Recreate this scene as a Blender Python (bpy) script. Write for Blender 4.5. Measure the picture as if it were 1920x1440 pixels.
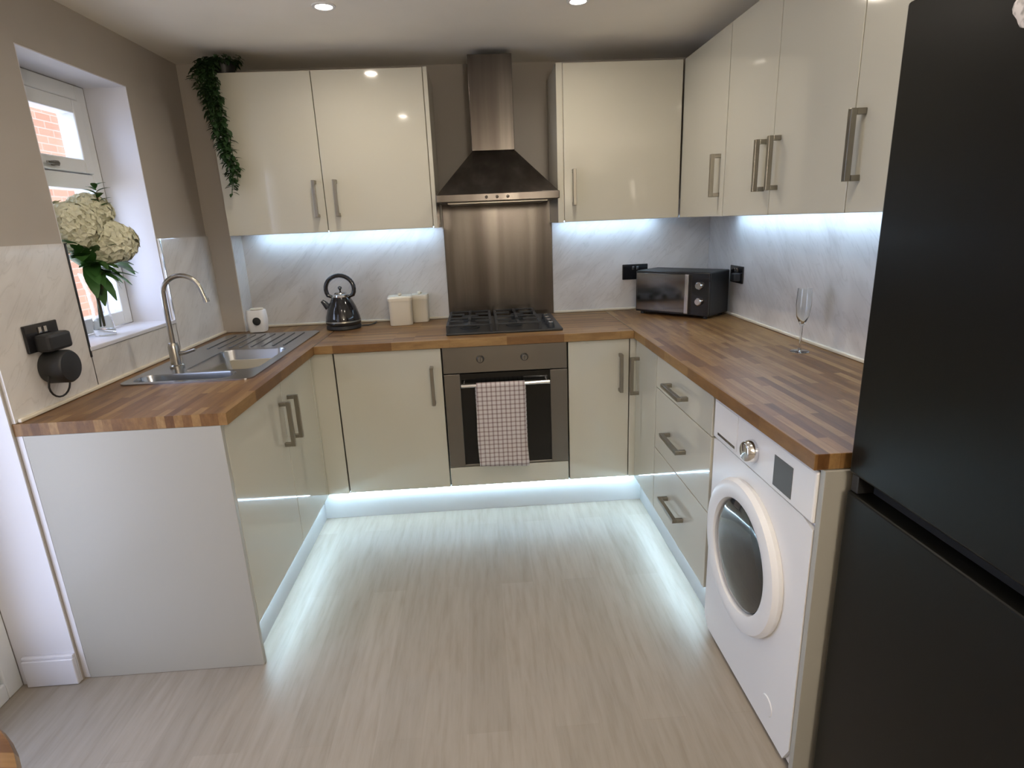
import bpy, bmesh, math, random
from mathutils import Vector, Matrix
for o in list(bpy.data.objects): bpy.data.objects.remove(o)
S = bpy.context.scene
C = S.collection
PI = math.pi

# ------------------------------------------------------------------ camera
cam_d = bpy.data.cameras.new('camera'); cam = bpy.data.objects.new('camera', cam_d); C.objects.link(cam)
yaw, pitch, roll = .0466, -.272, -.0416
fw = Vector((math.sin(yaw)*math.cos(pitch), math.cos(yaw)*math.cos(pitch), math.sin(pitch)))
rt = Vector((math.cos(yaw), -math.sin(yaw), 0)); up = rt.cross(fw)
r2 = math.cos(roll)*rt + math.sin(roll)*up; u2 = -math.sin(roll)*rt + math.cos(roll)*up
m = Matrix((( r2.x, u2.x, -fw.x), (r2.y, u2.y, -fw.y), (r2.z, u2.z, -fw.z))).to_4x4()
cam.matrix_world = Matrix.Translation((1.4099, -3.3077, 1.431)) @ m
cam_d.sensor_width = 36; cam_d.sensor_fit = 'HORIZONTAL'; cam_d.lens = 1092.34/1920*36
cam_d.clip_start = .02
S.camera = cam

# ------------------------------------------------------------------ sky, sun, exposure
w = bpy.data.worlds.new('sky'); S.world = w; w.use_nodes = True
bg = w.node_tree.nodes['Background']; bg.inputs[0].default_value = (.60, .71, 1, 1); bg.inputs[1].default_value = 5
sun_d = bpy.data.lights.new('sun', 'SUN'); sun_d.energy = 12; sun_d.angle = .01; sun_d.color = (1, .93, .84)
sun = bpy.data.objects.new('sun', sun_d); C.objects.link(sun)
sun.rotation_euler = Vector((-.25, .70, -.67)).to_track_quat('-Z', 'Y').to_euler()
sun.location = (3, -2, 6)
LAMP_W = 3.0          # each ceiling downlight
LED_WALL = 40        # emission of the strips under the wall units
LED_PLINTH = 88.0
FILL_GLOBE = 88.0          # glow of the unseen pendant added as soft fill
S.view_settings.view_transform = 'Standard'; S.view_settings.look = 'None'
S.view_settings.exposure = 0.34; S.view_settings.gamma = 1; S.view_settings.use_curve_mapping = False
S.cycles.use_denoising = True
S.cycles.max_bounces = 8; S.cycles.diffuse_bounces = 5; S.cycles.glossy_bounces = 5; S.cycles.transmission_bounces = 8
S.cycles.transparent_max_bounces = 8
S.cycles.sample_clamp_indirect = 6
S.cycles.caustics_reflective = False; S.cycles.caustics_refractive = False

# ------------------------------------------------------------------ materials
def mat(name, col, rough=.5, metal=0, emit=None, estr=0, trans=0, ior=1.45, coat=0, spec=.5):
    mt = bpy.data.materials.new(name); mt.use_nodes = True
    b = mt.node_tree.nodes['Principled BSDF']
    b.inputs['Base Color'].default_value = (*col, 1); b.inputs['Roughness'].default_value = rough
    b.inputs['Metallic'].default_value = metal; b.inputs['IOR'].default_value = ior
    b.inputs['Transmission Weight'].default_value = trans; b.inputs['Coat Weight'].default_value = coat
    b.inputs['Coat Roughness'].default_value = .03; b.inputs['Specular IOR Level'].default_value = spec
    if emit: b.inputs['Emission Color'].default_value = (*emit, 1); b.inputs['Emission Strength'].default_value = estr
    return mt
def nn(mt, t, **kw):
    n = mt.node_tree.nodes.new(t)
    for k, v in kw.items():
        if k in n.inputs: n.inputs[k].default_value = v
        else: setattr(n, k, v)
    return n
def lk(mt, a, b): mt.node_tree.links.new(a, b)
def bsdf(mt): return mt.node_tree.nodes['Principled BSDF']
def coords(mt, scale=(1, 1, 1), rot=(0, 0, 0), loc=(0, 0, 0)):
    t = nn(mt, 'ShaderNodeTexCoord'); mp = nn(mt, 'ShaderNodeMapping')
    mp.inputs['Scale'].default_value = scale; mp.inputs['Rotation'].default_value = rot; mp.inputs['Location'].default_value = loc
    lk(mt, t.outputs['Object'], mp.inputs['Vector']); return mp.outputs[0]
def ramp(mt, fac, stops):
    r = nn(mt, 'ShaderNodeValToRGB'); e = r.color_ramp.elements
    while len(e) < len(stops): e.new(.5)
    for q, (p, c) in zip(e, stops): q.position = p; q.color = (*c, 1)
    lk(mt, fac, r.inputs[0]); return r.outputs[0]
def mixc(mt, fac, a, b, mode='MIX'):
    n = nn(mt, 'ShaderNodeMix', data_type='RGBA', blend_type=mode)
    if hasattr(fac, 'links') or not isinstance(fac, (int, float)): lk(mt, fac, n.inputs[0])
    else: n.inputs[0].default_value = fac
    for s, i in ((a, 6), (b, 7)):
        if isinstance(s, tuple): n.inputs[i].default_value = (*s, 1)
        else: lk(mt, s, n.inputs[i])
    return n.outputs[2]
def bump(mt, h, strength=.1, dist=.01):
    b = nn(mt, 'ShaderNodeBump'); b.inputs['Strength'].default_value = strength; b.inputs['Distance'].default_value = dist
    lk(mt, h, b.inputs['Height']); lk(mt, b.outputs[0], bsdf(mt).inputs['Normal'])

M = {}
M['door'] = mat('cream_gloss', (.50, .482, .405), .08, coat=.3)
M['carcass'] = mat('cream_board', (.60, .555, .45), .35)
M['panel'] = mat('cream_satin', (.36, .352, .315), .33)
M['plinth'] = mat('plinth_gloss', (.42, .42, .41), .16)
M['white'] = mat('white_plastic', (.78, .78, .79), .3)
M['wmwhite'] = mat('white_enamel', (.74, .735, .73), .28)
M['upvc'] = mat('white_upvc', (.72, .74, .74), .3)
M['paintwhite'] = mat('white_gloss_paint', (.66, .66, .70), .35)
M['steel'] = mat('brushed_steel', (.15, .135, .12), .27, 1)
M['sinksteel'] = mat('sink_steel', (.40, .41, .43), .24, 1)
M['ovensteel'] = mat('oven_steel', (.20, .188, .168), .34, 1)
M['chrome'] = mat('satin_nickel', (.30, .28, .24), .32, 1)
M['bright'] = mat('bright_chrome', (.75, .76, .78), .12, 1)
M['black'] = mat('black_gloss', (.012, .012, .014), .12, coat=.4)
M['blackmat'] = mat('black_satin', (.018, .018, .018), .45)
M['iron'] = mat('cast_iron', (.02, .021, .022), .55)
M['darkgap'] = mat('dark_recess', (.01, .01, .01), .7)
M['dglass'] = mat('oven_glass', (.008, .008, .007), .07, spec=.35)
def brushed():
    mt = M['steel']; n = nn(mt, 'ShaderNodeTexNoise', Scale=1.0, Detail=3.0); lk(mt, coords(mt, scale=(14, 14, .6)), n.inputs['Vector'])
    lk(mt, ramp(mt, n.outputs['Fac'], [(.3, (.075, .064, .056)), (.5, (.10, .088, .078)), (.7, (.14, .126, .112))]), bsdf(mt).inputs['Base Color'])
M['tap'] = mat('tap_nickel', (.42, .40, .36), .25, 1)
M['display'] = mat('grey_display', (.085, .085, .08), .45)
M['cream'] = mat('cream_ceramic', (.66, .61, .50), .3)
M['lid'] = mat('cream_lid', (.74, .68, .55), .35)
M['leaf'] = mat('dark_leaf', (.022, .055, .016), .5)
M['leaf2'] = mat('bright_leaf', (.035, .105, .02), .45)
M['stem'] = mat('green_stem', (.05, .11, .03), .5)
M['petal'] = mat('cream_petal', (.64, .63, .47), .6)
M['petal'].node_tree.nodes['Principled BSDF'].inputs['Subsurface Weight'].default_value = .0
M['twig'] = mat('brown_sprig', (.09, .06, .03), .6)
M['glass'] = mat('clear_glass', (.96, .98, .98), .01, trans=1, ior=1.45)
M['lamp'] = mat('lamp_lens', (.9, .9, .9), .3, emit=(1, .9, .76), estr=30)
M['globe'] = mat('fill_globe', (.9, .9, .9), .4, emit=(1, .88, .72), estr=FILL_GLOBE)
M['led'] = mat('led_diffuser', (.9, .9, .9), .3, emit=(.50, .72, 1), estr=LED_WALL)
M['led2'] = mat('led_diffuser_floor', (.9, .9, .9), .3, emit=(.52, .78, 1), estr=LED_PLINTH)
M['bead'] = mat('cream_bead', (.72, .66, .54), .4)

def pane_glass():
    mt = bpy.data.materials.new('pane_glass'); mt.use_nodes = True; nt = mt.node_tree; nt.nodes.clear()
    o = nt.nodes.new('ShaderNodeOutputMaterial'); t = nt.nodes.new('ShaderNodeBsdfTransparent'); g = nt.nodes.new('ShaderNodeBsdfGlossy')
    g.inputs['Roughness'].default_value = .02; mx = nt.nodes.new('ShaderNodeMixShader')
    lw = nt.nodes.new('ShaderNodeLayerWeight'); lw.inputs[0].default_value = .5
    pw = nt.nodes.new('ShaderNodeMath'); pw.operation = 'POWER'; pw.inputs[1].default_value = 5; nt.links.new(lw.outputs['Facing'], pw.inputs[0])
    fr = nt.nodes.new('ShaderNodeMath'); fr.operation = 'MULTIPLY_ADD'; fr.inputs[1].default_value = .9; fr.inputs[2].default_value = .04; nt.links.new(pw.outputs[0], fr.inputs[0])
    nt.links.new(fr.outputs[0], mx.inputs[0]); nt.links.new(t.outputs[0], mx.inputs[1]); nt.links.new(g.outputs[0], mx.inputs[2])
    nt.links.new(mx.outputs[0], o.inputs[0]); return mt
M['pane'] = pane_glass()

def paint(name, col, rough=.7):
    mt = mat(name, col, rough)
    n = nn(mt, 'ShaderNodeTexNoise', Scale=3.0, Detail=3.0); lk(mt, coords(mt), n.inputs['Vector'])
    c = ramp(mt, n.outputs['Fac'], [(.3, tuple(x*.97 for x in col)), (.7, tuple(min(1, x*1.03) for x in col))])
    lk(mt, c, bsdf(mt).inputs['Base Color'])
    n2 = nn(mt, 'ShaderNodeTexNoise', Scale=220.0); lk(mt, coords(mt), n2.inputs['Vector']); bump(mt, n2.outputs['Fac'], .04, .002)
    return mt
brushed()
M['wall'] = paint('greige_wall_paint', (.41, .375, .335))
M['ceil'] = paint('white_ceiling_paint', (.90, .865, .80))
M['reveal'] = M['paintwhite']

def marble():
    mt = mat('grey_marble_panel', (.6, .6, .6), .12, coat=.3)
    t = nn(mt, 'ShaderNodeTexCoord'); sp = nn(mt, 'ShaderNodeSeparateXYZ'); lk(mt, t.outputs['Object'], sp.inputs[0])
    h = nn(mt, 'ShaderNodeMath', operation='ADD'); lk(mt, sp.outputs[0], h.inputs[0]); lk(mt, sp.outputs[1], h.inputs[1])
    cb = nn(mt, 'ShaderNodeCombineXYZ'); lk(mt, h.outputs[0], cb.inputs[0]); lk(mt, sp.outputs[2], cb.inputs[1])
    def mp(rot, scale):
        q = nn(mt, 'ShaderNodeVectorRotate', rotation_type='Z_AXIS'); q.inputs['Angle'].default_value = rot; lk(mt, cb.outputs[0], q.inputs['Vector'])
        k = nn(mt, 'ShaderNodeVectorMath', operation='MULTIPLY'); lk(mt, q.outputs[0], k.inputs[0]); k.inputs[1].default_value = scale; return k.outputs[0]
    n = nn(mt, 'ShaderNodeTexNoise', Scale=2.2, Detail=4.0, Roughness=.55, Distortion=.6); lk(mt, mp(-.75, (1, 2.6, 1)), n.inputs['Vector'])
    base = ramp(mt, n.outputs['Fac'], [(.30, (.56, .535, .51)), (.50, (.66, .64, .615)), (.72, (.73, .715, .695))])
    wv = nn(mt, 'ShaderNodeTexNoise', Scale=3.0, Detail=3.0, Roughness=.5, Distortion=1.2); lk(mt, mp(-.8, (1, 6, 1)), wv.inputs['Vector'])
    vein = ramp(mt, wv.outputs['Fac'], [(.0, (1, 1, 1)), (.475, (1, 1, 1)), (.5, (.80, .79, .78)), (.525, (1, 1, 1)), (1, (1, 1, 1))])
    lk(mt, mixc(mt, .45, base, vein, 'MULTIPLY'), bsdf(mt).inputs['Base Color']); return mt
M['marble'] = marble()

def wood(name, along_y):
    mt = mat(name, (.3, .16, .08), .40, spec=.35)
    v = coords(mt, rot=(0, 0, PI/2 if along_y else 0))
    br = nn(mt, 'ShaderNodeTexBrick', offset=.37, offset_frequency=2, squash=1.0)
    br.inputs['Color1'].default_value = (0, 0, 0, 1); br.inputs['Color2'].default_value = (1, 1, 1, 1); br.inputs['Mortar'].default_value = (.3, .3, .3, 1)
    br.inputs['Scale'].default_value = 1; br.inputs['Mortar Size'].default_value = .0006; br.inputs['Brick Width'].default_value = .27; br.inputs['Row Height'].default_value = .026
    lk(mt, v, br.inputs['Vector'])
    stave = ramp(mt, br.outputs['Color'], [(0, (.125, .060, .022)), (.35, (.185, .097, .036)), (.65, (.235, .132, .050)), (1, (.29, .178, .075))])
    g = nn(mt, 'ShaderNodeTexNoise', Scale=9.0, Detail=6.0, Roughness=.65)
    lk(mt, coords(mt, scale=((9, 1, 4) if along_y else (1, 9, 4))), g.inputs['Vector'])
    grain = ramp(mt, g.outputs['Fac'], [(.3, (.68, .62, .58)), (.7, (1.12, 1.1, 1.05))])
    lk(mt, mixc(mt, .9, stave, grain, 'MULTIPLY'), bsdf(mt).inputs['Base Color']); return mt
M['wood_y'] = wood('block_worktop_lengthways', True); M['wood_x'] = wood('block_worktop_across', False)
M['tablewood'] = wood('table_wood', False)

def floor_mat():
    mt = mat('pale_oak_laminate', (.5, .45, .38), .42)
    v = coords(mt, rot=(0, 0, PI/2))
    br = nn(mt, 'ShaderNodeTexBrick', offset=.41, offset_frequency=2)
    br.inputs['Color1'].default_value = (0, 0, 0, 1); br.inputs['Color2'].default_value = (1, 1, 1, 1); br.inputs['Mortar'].default_value = (0, 0, 0, 1)
    br.inputs['Scale'].default_value = 1; br.inputs['Mortar Size'].default_value = .0008; br.inputs['Brick Width'].default_value = 1.22; br.inputs['Row Height'].default_value = .13
    lk(mt, v, br.inputs['Vector'])
    pl = ramp(mt, br.outputs['Color'], [(0, (.275, .238, .195)), (1, (.315, .274, .227))])
    g = nn(mt, 'ShaderNodeTexNoise', Scale=5.0, Detail=6.0, Roughness=.6, Distortion=.15)
    lk(mt, coords(mt, scale=(9, .8, 1)), g.inputs['Vector'])
    gr = ramp(mt, g.outputs['Fac'], [(.3, (.82, .80, .78)), (.5, (.98, .98, .98)), (.7, (1.08, 1.08, 1.09))])
    lk(mt, mixc(mt, .9, pl, gr, 'MULTIPLY'), bsdf(mt).inputs['Base Color']); return mt
M['floor'] = floor_mat()

def brick_mat():
    mt = mat('orange_brick', (.5, .25, .15), .9)
    br = nn(mt, 'ShaderNodeTexBrick')
    br.inputs['Color1'].default_value = (.20, .095, .05, 1); br.inputs['Color2'].default_value = (.24, .125, .07, 1); br.inputs['Mortar'].default_value = (.25, .17, .12, 1)
    br.inputs['Scale'].default_value = 1; br.inputs['Mortar Size'].default_value = .006; br.inputs['Brick Width'].default_value = .225; br.inputs['Row Height'].default_value = .075
    t = nn(mt, 'ShaderNodeTexCoord'); sp = nn(mt, 'ShaderNodeSeparateXYZ'); cb = nn(mt, 'ShaderNodeCombineXYZ')
    lk(mt, t.outputs['Object'], sp.inputs[0]); lk(mt, sp.outputs[1], cb.inputs[0]); lk(mt, sp.outputs[2], cb.inputs[1]); lk(mt, cb.outputs[0], br.inputs['Vector'])
    lk(mt, br.outputs['Color'], bsdf(mt).inputs['Base Color']); return mt
M['brick'] = brick_mat()

def towel_mat():
    mt = mat('check_cotton', (.6, .55, .52), .9)
    t = nn(mt, 'ShaderNodeTexCoord'); sp = nn(mt, 'ShaderNodeSeparateXYZ'); lk(mt, t.outputs['Object'], sp.inputs[0])
    def band(out, period, width, off=0):
        a = nn(mt, 'ShaderNodeMath', operation='ADD'); lk(mt, out, a.inputs[0]); a.inputs[1].default_value = off + 10*period
        b = nn(mt, 'ShaderNodeMath', operation='MODULO'); lk(mt, a.outputs[0], b.inputs[0]); b.inputs[1].default_value = period
        c = nn(mt, 'ShaderNodeMath', operation='LESS_THAN'); lk(mt, b.outputs[0], c.inputs[0]); c.inputs[1].default_value = width
        return c.outputs[0]
    h1 = band(sp.outputs[0], .022, .007); h2 = band(sp.outputs[2], .022, .007, .004)
    c1 = mixc(mt, h1, (.54, .50, .485), (.33, .27, .265)); c2 = mixc(mt, h2, (1, 1, 1), (.64, .57, .56))
    lk(mt, mixc(mt, 1.0, c1, c2, 'MULTIPLY'), bsdf(mt).inputs['Base Color']); return mt
M['towel'] = towel_mat()
M['towelplain'] = mat('white_cotton', (.6, .55, .52), .9)

def fridge_mat():
    mt = mat('dark_steel_door', (.004, .0039, .0032), .30, 0, spec=.28)
    n = nn(mt, 'ShaderNodeTexNoise', Scale=2.0, Detail=2.0); lk(mt, coords(mt, scale=(1, 300, 4)), n.inputs['Vector']); bump(mt, n.outputs['Fac'], .015, .001)
    return mt
M['fridge'] = fridge_mat()
def magnet_mat():
    mt = mat('marbled_resin', (.5, .48, .46), .4)
    n = nn(mt, 'ShaderNodeTexNoise', Scale=60.0, Detail=3.0); lk(mt, coords(mt), n.inputs['Vector'])
    lk(mt, ramp(mt, n.outputs['Fac'], [(.4, (.22, .21, .20)), (.55, (.62, .58, .56))]), bsdf(mt).inputs['Base Color']); return mt
M['magnet'] = magnet_mat()

# ------------------------------------------------------------------ mesh helpers
def nb(): return bmesh.new()
def bx(bm, x0, x1, y0, y1, z0, z1, mx=None):
    xs, ys, zs = sorted((x0, x1)), sorted((y0, y1)), sorted((z0, z1))
    v = [bm.verts.new((x, y, z)) for x in xs for y in ys for z in zs]
    if mx: 
        for q in v: q.co = mx @ q.co
    for f in ((0, 1, 3, 2), (4, 6, 7, 5), (0, 4, 5, 1), (2, 3, 7, 6), (0, 2, 6, 4), (1, 5, 7, 3)):
        bm.faces.new([v[i] for i in f])
    return bm
def ring_faces(bm, a, b):
    n = len(a)
    for i in range(n): bm.faces.new((a[i], a[(i+1) % n], b[(i+1) % n], b[i]))
def lathe(bm, prof, center=(0, 0, 0), n=40, axis='z', caps=True, mx=None):
    rows = []
    for r, h in prof:
        row = []
        for i in range(n):
            a = 2*PI*i/n; c, s = r*math.cos(a), r*math.sin(a)
            p = {'z': (c, s, h), 'x': (h, c, s), 'y': (c, h, s)}[axis]
            co = Vector(p) + Vector(center)
            row.append(bm.verts.new(mx @ co if mx else co))
        rows.append(row)
    for a, b in zip(rows, rows[1:]): ring_faces(bm, a, b)
    if caps:
        bm.faces.new(rows[0][::-1]); bm.faces.new(rows[-1])
    return bm
def tube(bm, pts, r, n=12, closed=False, square=False):
    pts = [Vector(p) for p in pts]; rows = []; prev = None
    if square: n = 4
    for i, p in enumerate(pts):
        if closed: t = pts[(i+1) % len(pts)] - pts[i-1]
        else: t = pts[min(i+1, len(pts)-1)] - pts[max(i-1, 0)]
        t.normalize()
        if prev is None:
            a = Vector((0, 0, 1)) if abs(t.z) < .9 else Vector((1, 0, 0)); u = t.cross(a).normalized()
        else: u = (prev - t*prev.dot(t)).normalized()
        prev = u; v = t.cross(u)
        rr = r[i] if isinstance(r, (list, tuple)) else r
        off = PI/4 if square else 0; k = 1.414 if square else 1
        rows.append([bm.verts.new(p + rr*k*(math.cos(2*PI*j/n+off)*u + math.sin(2*PI*j/n+off)*v)) for j in range(n)])
    for a, b in zip(rows, rows[1:]): ring_faces(bm, a, b)
    if closed: ring_faces(bm, rows[-1], rows[0])
    else: bm.faces.new(rows[0][::-1]); bm.faces.new(rows[-1])
    return bm
def obj(name, bm, m, parent=None, bevel=0, smooth=False, seg=2):
    bmesh.ops.recalc_face_normals(bm, faces=bm.faces[:])
    me = bpy.data.meshes.new(name); bm.to_mesh(me); bm.free()
    o = bpy.data.objects.new(name, me); C.objects.link(o); me.materials.append(m)
    if parent is not None:
        o.parent = parent
        o.matrix_parent_inverse = Matrix.Translation(-parent_loc(parent))
    if bevel:
        md = o.modifiers.new('bevel', 'BEVEL'); md.width = bevel; md.segments = seg; md.limit_method = 'ANGLE'; md.angle_limit = .6
    if smooth:
        for p in me.polygons: p.use_smooth = True
        try: me.set_sharp_from_angle(angle=.7)
        except Exception: pass
    return o
def parent_loc(p):
    return p.location.copy() if p.type == 'EMPTY' else Vector((0, 0, 0))   # meshes keep their vertices in room coordinates
def thing(name, label, cat, loc, group=None):
    o = bpy.data.objects.new(name, None); C.objects.link(o); o.location = loc; o.empty_display_size = .1
    o['label'] = label; o['category'] = cat
    if group: o['group'] = group
    return o
def tag(o, label, cat, group=None):
    o['label'] = label; o['category'] = cat
    if group: o['group'] = group
    return o
def struct(name, bm, m, label=None, parent=None, bevel=0):
    o = obj(name, bm, m, parent, bevel)
    if parent is None: o['kind'] = 'structure'
    if label: o['label'] = label
    return o

# ------------------------------------------------------------------ key dimensions (metres)
W = 2.735; YB = .05; ZC = 2.225; YF = -5.2
WT, WB = .91, .872                   # worktop top and underside
XL, XR, YK = .6232, 2.125, -.62      # worktop front edges
DL, DR, DB = .60, 2.14, -.60         # door fronts
YL, YR = -1.5925, -2.15              # worktop free ends
ZD = .152                            # underside of base doors
ZU, ZT, UB, UR = 1.415, 2.13, -.331, 2.42   # wall units
XO, XO2 = 1.21, 1.806

# ------------------------------------------------------------------ room
struct('floor', bx(nb(), -.3, W+.1, YF-.1, YB+.1, -.06, 0), M['floor'], 'pale grey oak effect laminate floor')
struct('ceiling', bx(nb(), -.3, W+.1, YF-.1, YB+.1, ZC, ZC+.08), M['ceil'], 'off white painted ceiling')
struct('wall_back', bx(nb(), 0, W, YB, YB+.1, 0, ZC), M['wall'])
struct('wall_right', bx(nb(), W, W+.1, YF, YB+.1, 0, ZC), M['wall'])
struct('wall_front', bx(nb(), 0, W, YF-.1, YF, 0, ZC), M['wall'])
b = nb()
WY0, WY1, WZ0, WZ1 = -.585, -1.19, 1.045, 2.03
DY0, DY1, DZ = -1.5965, -2.55, 2.05
bx(b, -.3, 0, WY0, YB+.1, 0, ZC); bx(b, -.3, 0, WY1, WY0, 0, WZ0); bx(b, -.3, 0, WY1, WY0, WZ1, ZC)
bx(b, -.3, 0, DY0, WY1, 0, ZC); bx(b, -.3, 0, DY1, DY0, DZ, ZC); bx(b, -.3, 0, YF, DY1, 0, ZC)
struct('wall_left', b, M['wall'])
# white plaster linings of the window and door openings
b = nb(); t = .004
bx(b, -.17, -.0005, WY0-t, WY0-.0002, WZ0, WZ1); bx(b, -.17, -.0005, WY1+.0002, WY1+t, WZ0, WZ1); bx(b, -.17, -.0005, WY1+t, WY0-t, WZ1-t, WZ1-.0002)
struct('trim_1', b, M['paintwhite'], 'white plaster lining of the window opening')
b = nb()
bx(b, -.19, -.0005, DY0-t, DY0-.0002, 0.001, DZ); bx(b, -.19, -.0005, DY1+.0002, DY1+t, 0.001, DZ)
struct('trim_2', b, M['paintwhite'], 'white lining of the glazed door opening')
b = nb(); bx(b, -.17, .016, WY1-.004, WY0+.004, WZ0+.0005, WZ0+.016)
struct('trim_3', b, M['paintwhite'], 'white window sill board', bevel=.003)
b = nb(); bx(b, -.165, .0, DY0-.022, DY0-.0045, .001, .10); bx(b, -.165, 0, DY0-.017, DY0-.0045, .10, .112)
struct('baseboard_left', b, M['paintwhite'], 'white baseboard at the foot of the door reveal', bevel=.003)
# boxed in pipes in the corner
struct('wall_boxing', bx(nb(), .0005, .122, -.10, YB-.0005, .912, ZC-.0005), M['wall'], 'boxed in pipes in the corner beside the sink')
b = nb(); bx(b, .0005, .122-.0005, -.118, -.1005, 0, 0.01)
b.free()

# window: frame, top light, panes, handle
def frame_yz(bm, x0, x1, y0, y1, z0, z1, wd):
    y0, y1 = sorted((y0, y1))
    bx(bm, x0, x1, y0, y0+wd, z0, z1); bx(bm, x0, x1, y1-wd, y1, z0, z1); bx(bm, x0, x1, y0+wd, y1-wd, z0, z0+wd); bx(bm, x0, x1, y0+wd, y1-wd, z1-wd, z1)
    return bm
win = bpy.data.objects.new('window_1', None); C.objects.link(win); win.location = (-.2, -.89, 1.06); win['kind'] = 'structure'; win['label'] = 'white framed window with a small top light'
fr = frame_yz(nb(), -.235, -.17, WY1+.005, WY0-.005, WZ0+.017, WZ1-.005, .058); bx(fr, -.235, -.17, WY1+.063, WY0-.063, 1.625, 1.685)
obj('window_frame', fr, M['upvc'], win, .004)
obj('sash', frame_yz(nb(), -.228, -.158, WY1+.066, WY0-.066, 1.688, WZ1-.066, .052), M['upvc'], win, .005)
obj('pane', bx(nb(), -.205, -.199, WY1+.11, WY0-.11, 1.735, WZ1-.11), M['pane'], win)
obj('pane', bx(nb(), -.205, -.199, WY1+.063, WY0-.063, WZ0+.07, 1.625), M['pane'], win)
b = nb(); bx(b, -.158, -.140, -.91, -.885, 1.700, 1.718); bx(b, -.146, -.138, -.95, -.885, 1.704, 1.714); obj('window_handle', b, M['chrome'], win, .002)
# glazed garden door just past the end of the units
dr = bpy.data.objects.new('door_1', None); C.objects.link(dr); dr.location = (-.22, -2.08, 0); dr['kind'] = 'structure'; dr['label'] = 'white glazed outside door'
obj('door_frame', frame_yz(nb(), -.26, -.19, DY1+.005, DY0-.005, .001, DZ-.003, .06), M['upvc'], dr, .004)
obj('door_sash', frame_yz(nb(), -.25, -.198, DY1+.067, DY0-.067, .065, DZ-.066, .095), M['upvc'], dr, .004)
obj('pane', bx(nb(), -.228, -.222, DY1+.16, DY0-.16, .16, DZ-.16), M['pane'], dr)
# outside
o = struct('exterior_ground', bx(nb(), -6, -.3, -9, 5, -.2, -.1), mat('pale_paving', (.60, .59, .57), .9), 'paving outside')
o = obj('brick_house', bx(nb(), -4.6, -3.0, 1.6, 9, -.099, 5.0), M['brick'])
tag(o, 'sunlit orange brick house wall seen through the kitchen window', 'house')
o['kind'] = 'thing'

# ------------------------------------------------------------------ splashback panels
b = nb(); x0, x1 = .0005, .0105
bx(b, x0, x1, WY0, -.1005, WT+.001, 1.42); bx(b, x0, x1, WY1-.004, WY0+.004, WT+.001, WZ0-.001); bx(b, x0, x1, YL+.003, WY1, WT+.001, 1.42)
p = obj('splashback', b, M['marble'])
tag(p, 'grey marble effect splashback on the window wall, cut around the sill', 'splashback')
b = nb(); bx(b, x1, x1+.003, WY1-.008, WY1, WZ0-.02, 1.42); obj('edge_trim', b, M['blackmat'], p)
b = nb(); bx(b, x1, x1+.003, WY0, WY0+.008, WZ0+.017, 1.42); obj('edge_trim', b, M['bright'], p)
b = nb(); bx(b, .1235, XO+.012, YB-.0105, YB-.0005, WT+.001, ZU+.12); bx(b, .1222, .1262, -.0995, YB-.0107, WT+.001, ZU+.12)
tag(obj('splashback', b, M['marble']), 'grey marble effect splashback behind the kettle, below the two-door wall unit', 'splashback')
b = nb(); bx(b, 1.826, W-.0112, YB-.0105, YB-.0005, WT+.001, ZU+.1)
tag(obj('splashback', b, M['marble']), 'grey marble effect splashback between the steel panel and the right corner', 'splashback')
b = nb(); bx(b, W-.0105, W-.0005, YR, YB-.0005, WT+.001, ZU+.1)
tag(obj('splashback', b, M['marble']), 'long grey marble effect splashback on the right wall behind the toaster oven', 'splashback')
o = obj('hob_splashback', bx(nb(), 1.224, 1.824, YB-.0125, YB-.0005, WT+.001, 1.60), M['steel'], bevel=.001)
tag(o, 'brushed stainless steel splashback between hob and hood', 'splashback')
# cream beads where worktop meets wall
s = .013
o = struct('trim_4', bx(nb(), x1, x1+s, YL+.01, -.101, WT+.001, WT+s), M['bead'], 'cream sealing bead along the left worktop', bevel=.003)
b = nb(); bx(b, .128, 1.222, YB-.011-s, YB-.011, WT+.001, WT+s); bx(b, 1.828, W-.0112, YB-.011-s, YB-.011, WT+.001, WT+s)
struct('trim_5', b, M['bead'], 'cream sealing bead along the back worktop', bevel=.003)
struct('trim_6', bx(nb(), W-.011-s, W-.011, YR, YB-.012-s, WT+.001, WT+s), M['bead'], 'cream sealing bead along the right worktop', bevel=.003)

# ------------------------------------------------------------------ worktops
SX0, SX1, SY0, SY1 = .085, .535, -1.175, -.215     # sink cutout
b = nb()
bx(b, .001, XL, YL, SY0, WB, WT); bx(b, .001, XL, SY1, YB-.001, WB, WT); bx(b, .001, SX0, SY0, SY1, WB, WT); bx(b, SX1, XL, SY0, SY1, WB, WT)
bmesh.ops.remove_doubles(b, verts=b.verts[:], dist=1e-5)
tag(obj('worktop', b, M['wood_y'], bevel=.0), 'brown wood block worktop on the left, holding the sink', 'worktop')
b = bx(nb(), XL+.0005, XR-.0005, YK, YB-.001, WB, WT)
wk = tag(obj('worktop', b, M['wood_x'], bevel=.0015), 'brown wood block worktop along the back, holding the hob', 'worktop')
obj('joint_strip', bx(nb(), XR-.004, XR-.0006, YK+.002, YB-.001, WT, WT+.0012), M['tap'], wk)
obj('joint_strip', bx(nb(), XL+.0006, XL+.004, YK+.002, YB-.001, WT, WT+.0012), M['tap'], wk)
tag(obj('worktop', bx(nb(), XR, W-.001, YR-.004, YB-.001, WB, WT), M['wood_y'], bevel=.0015), 'brown wood block worktop on the right, over the washing machine', 'worktop')

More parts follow.
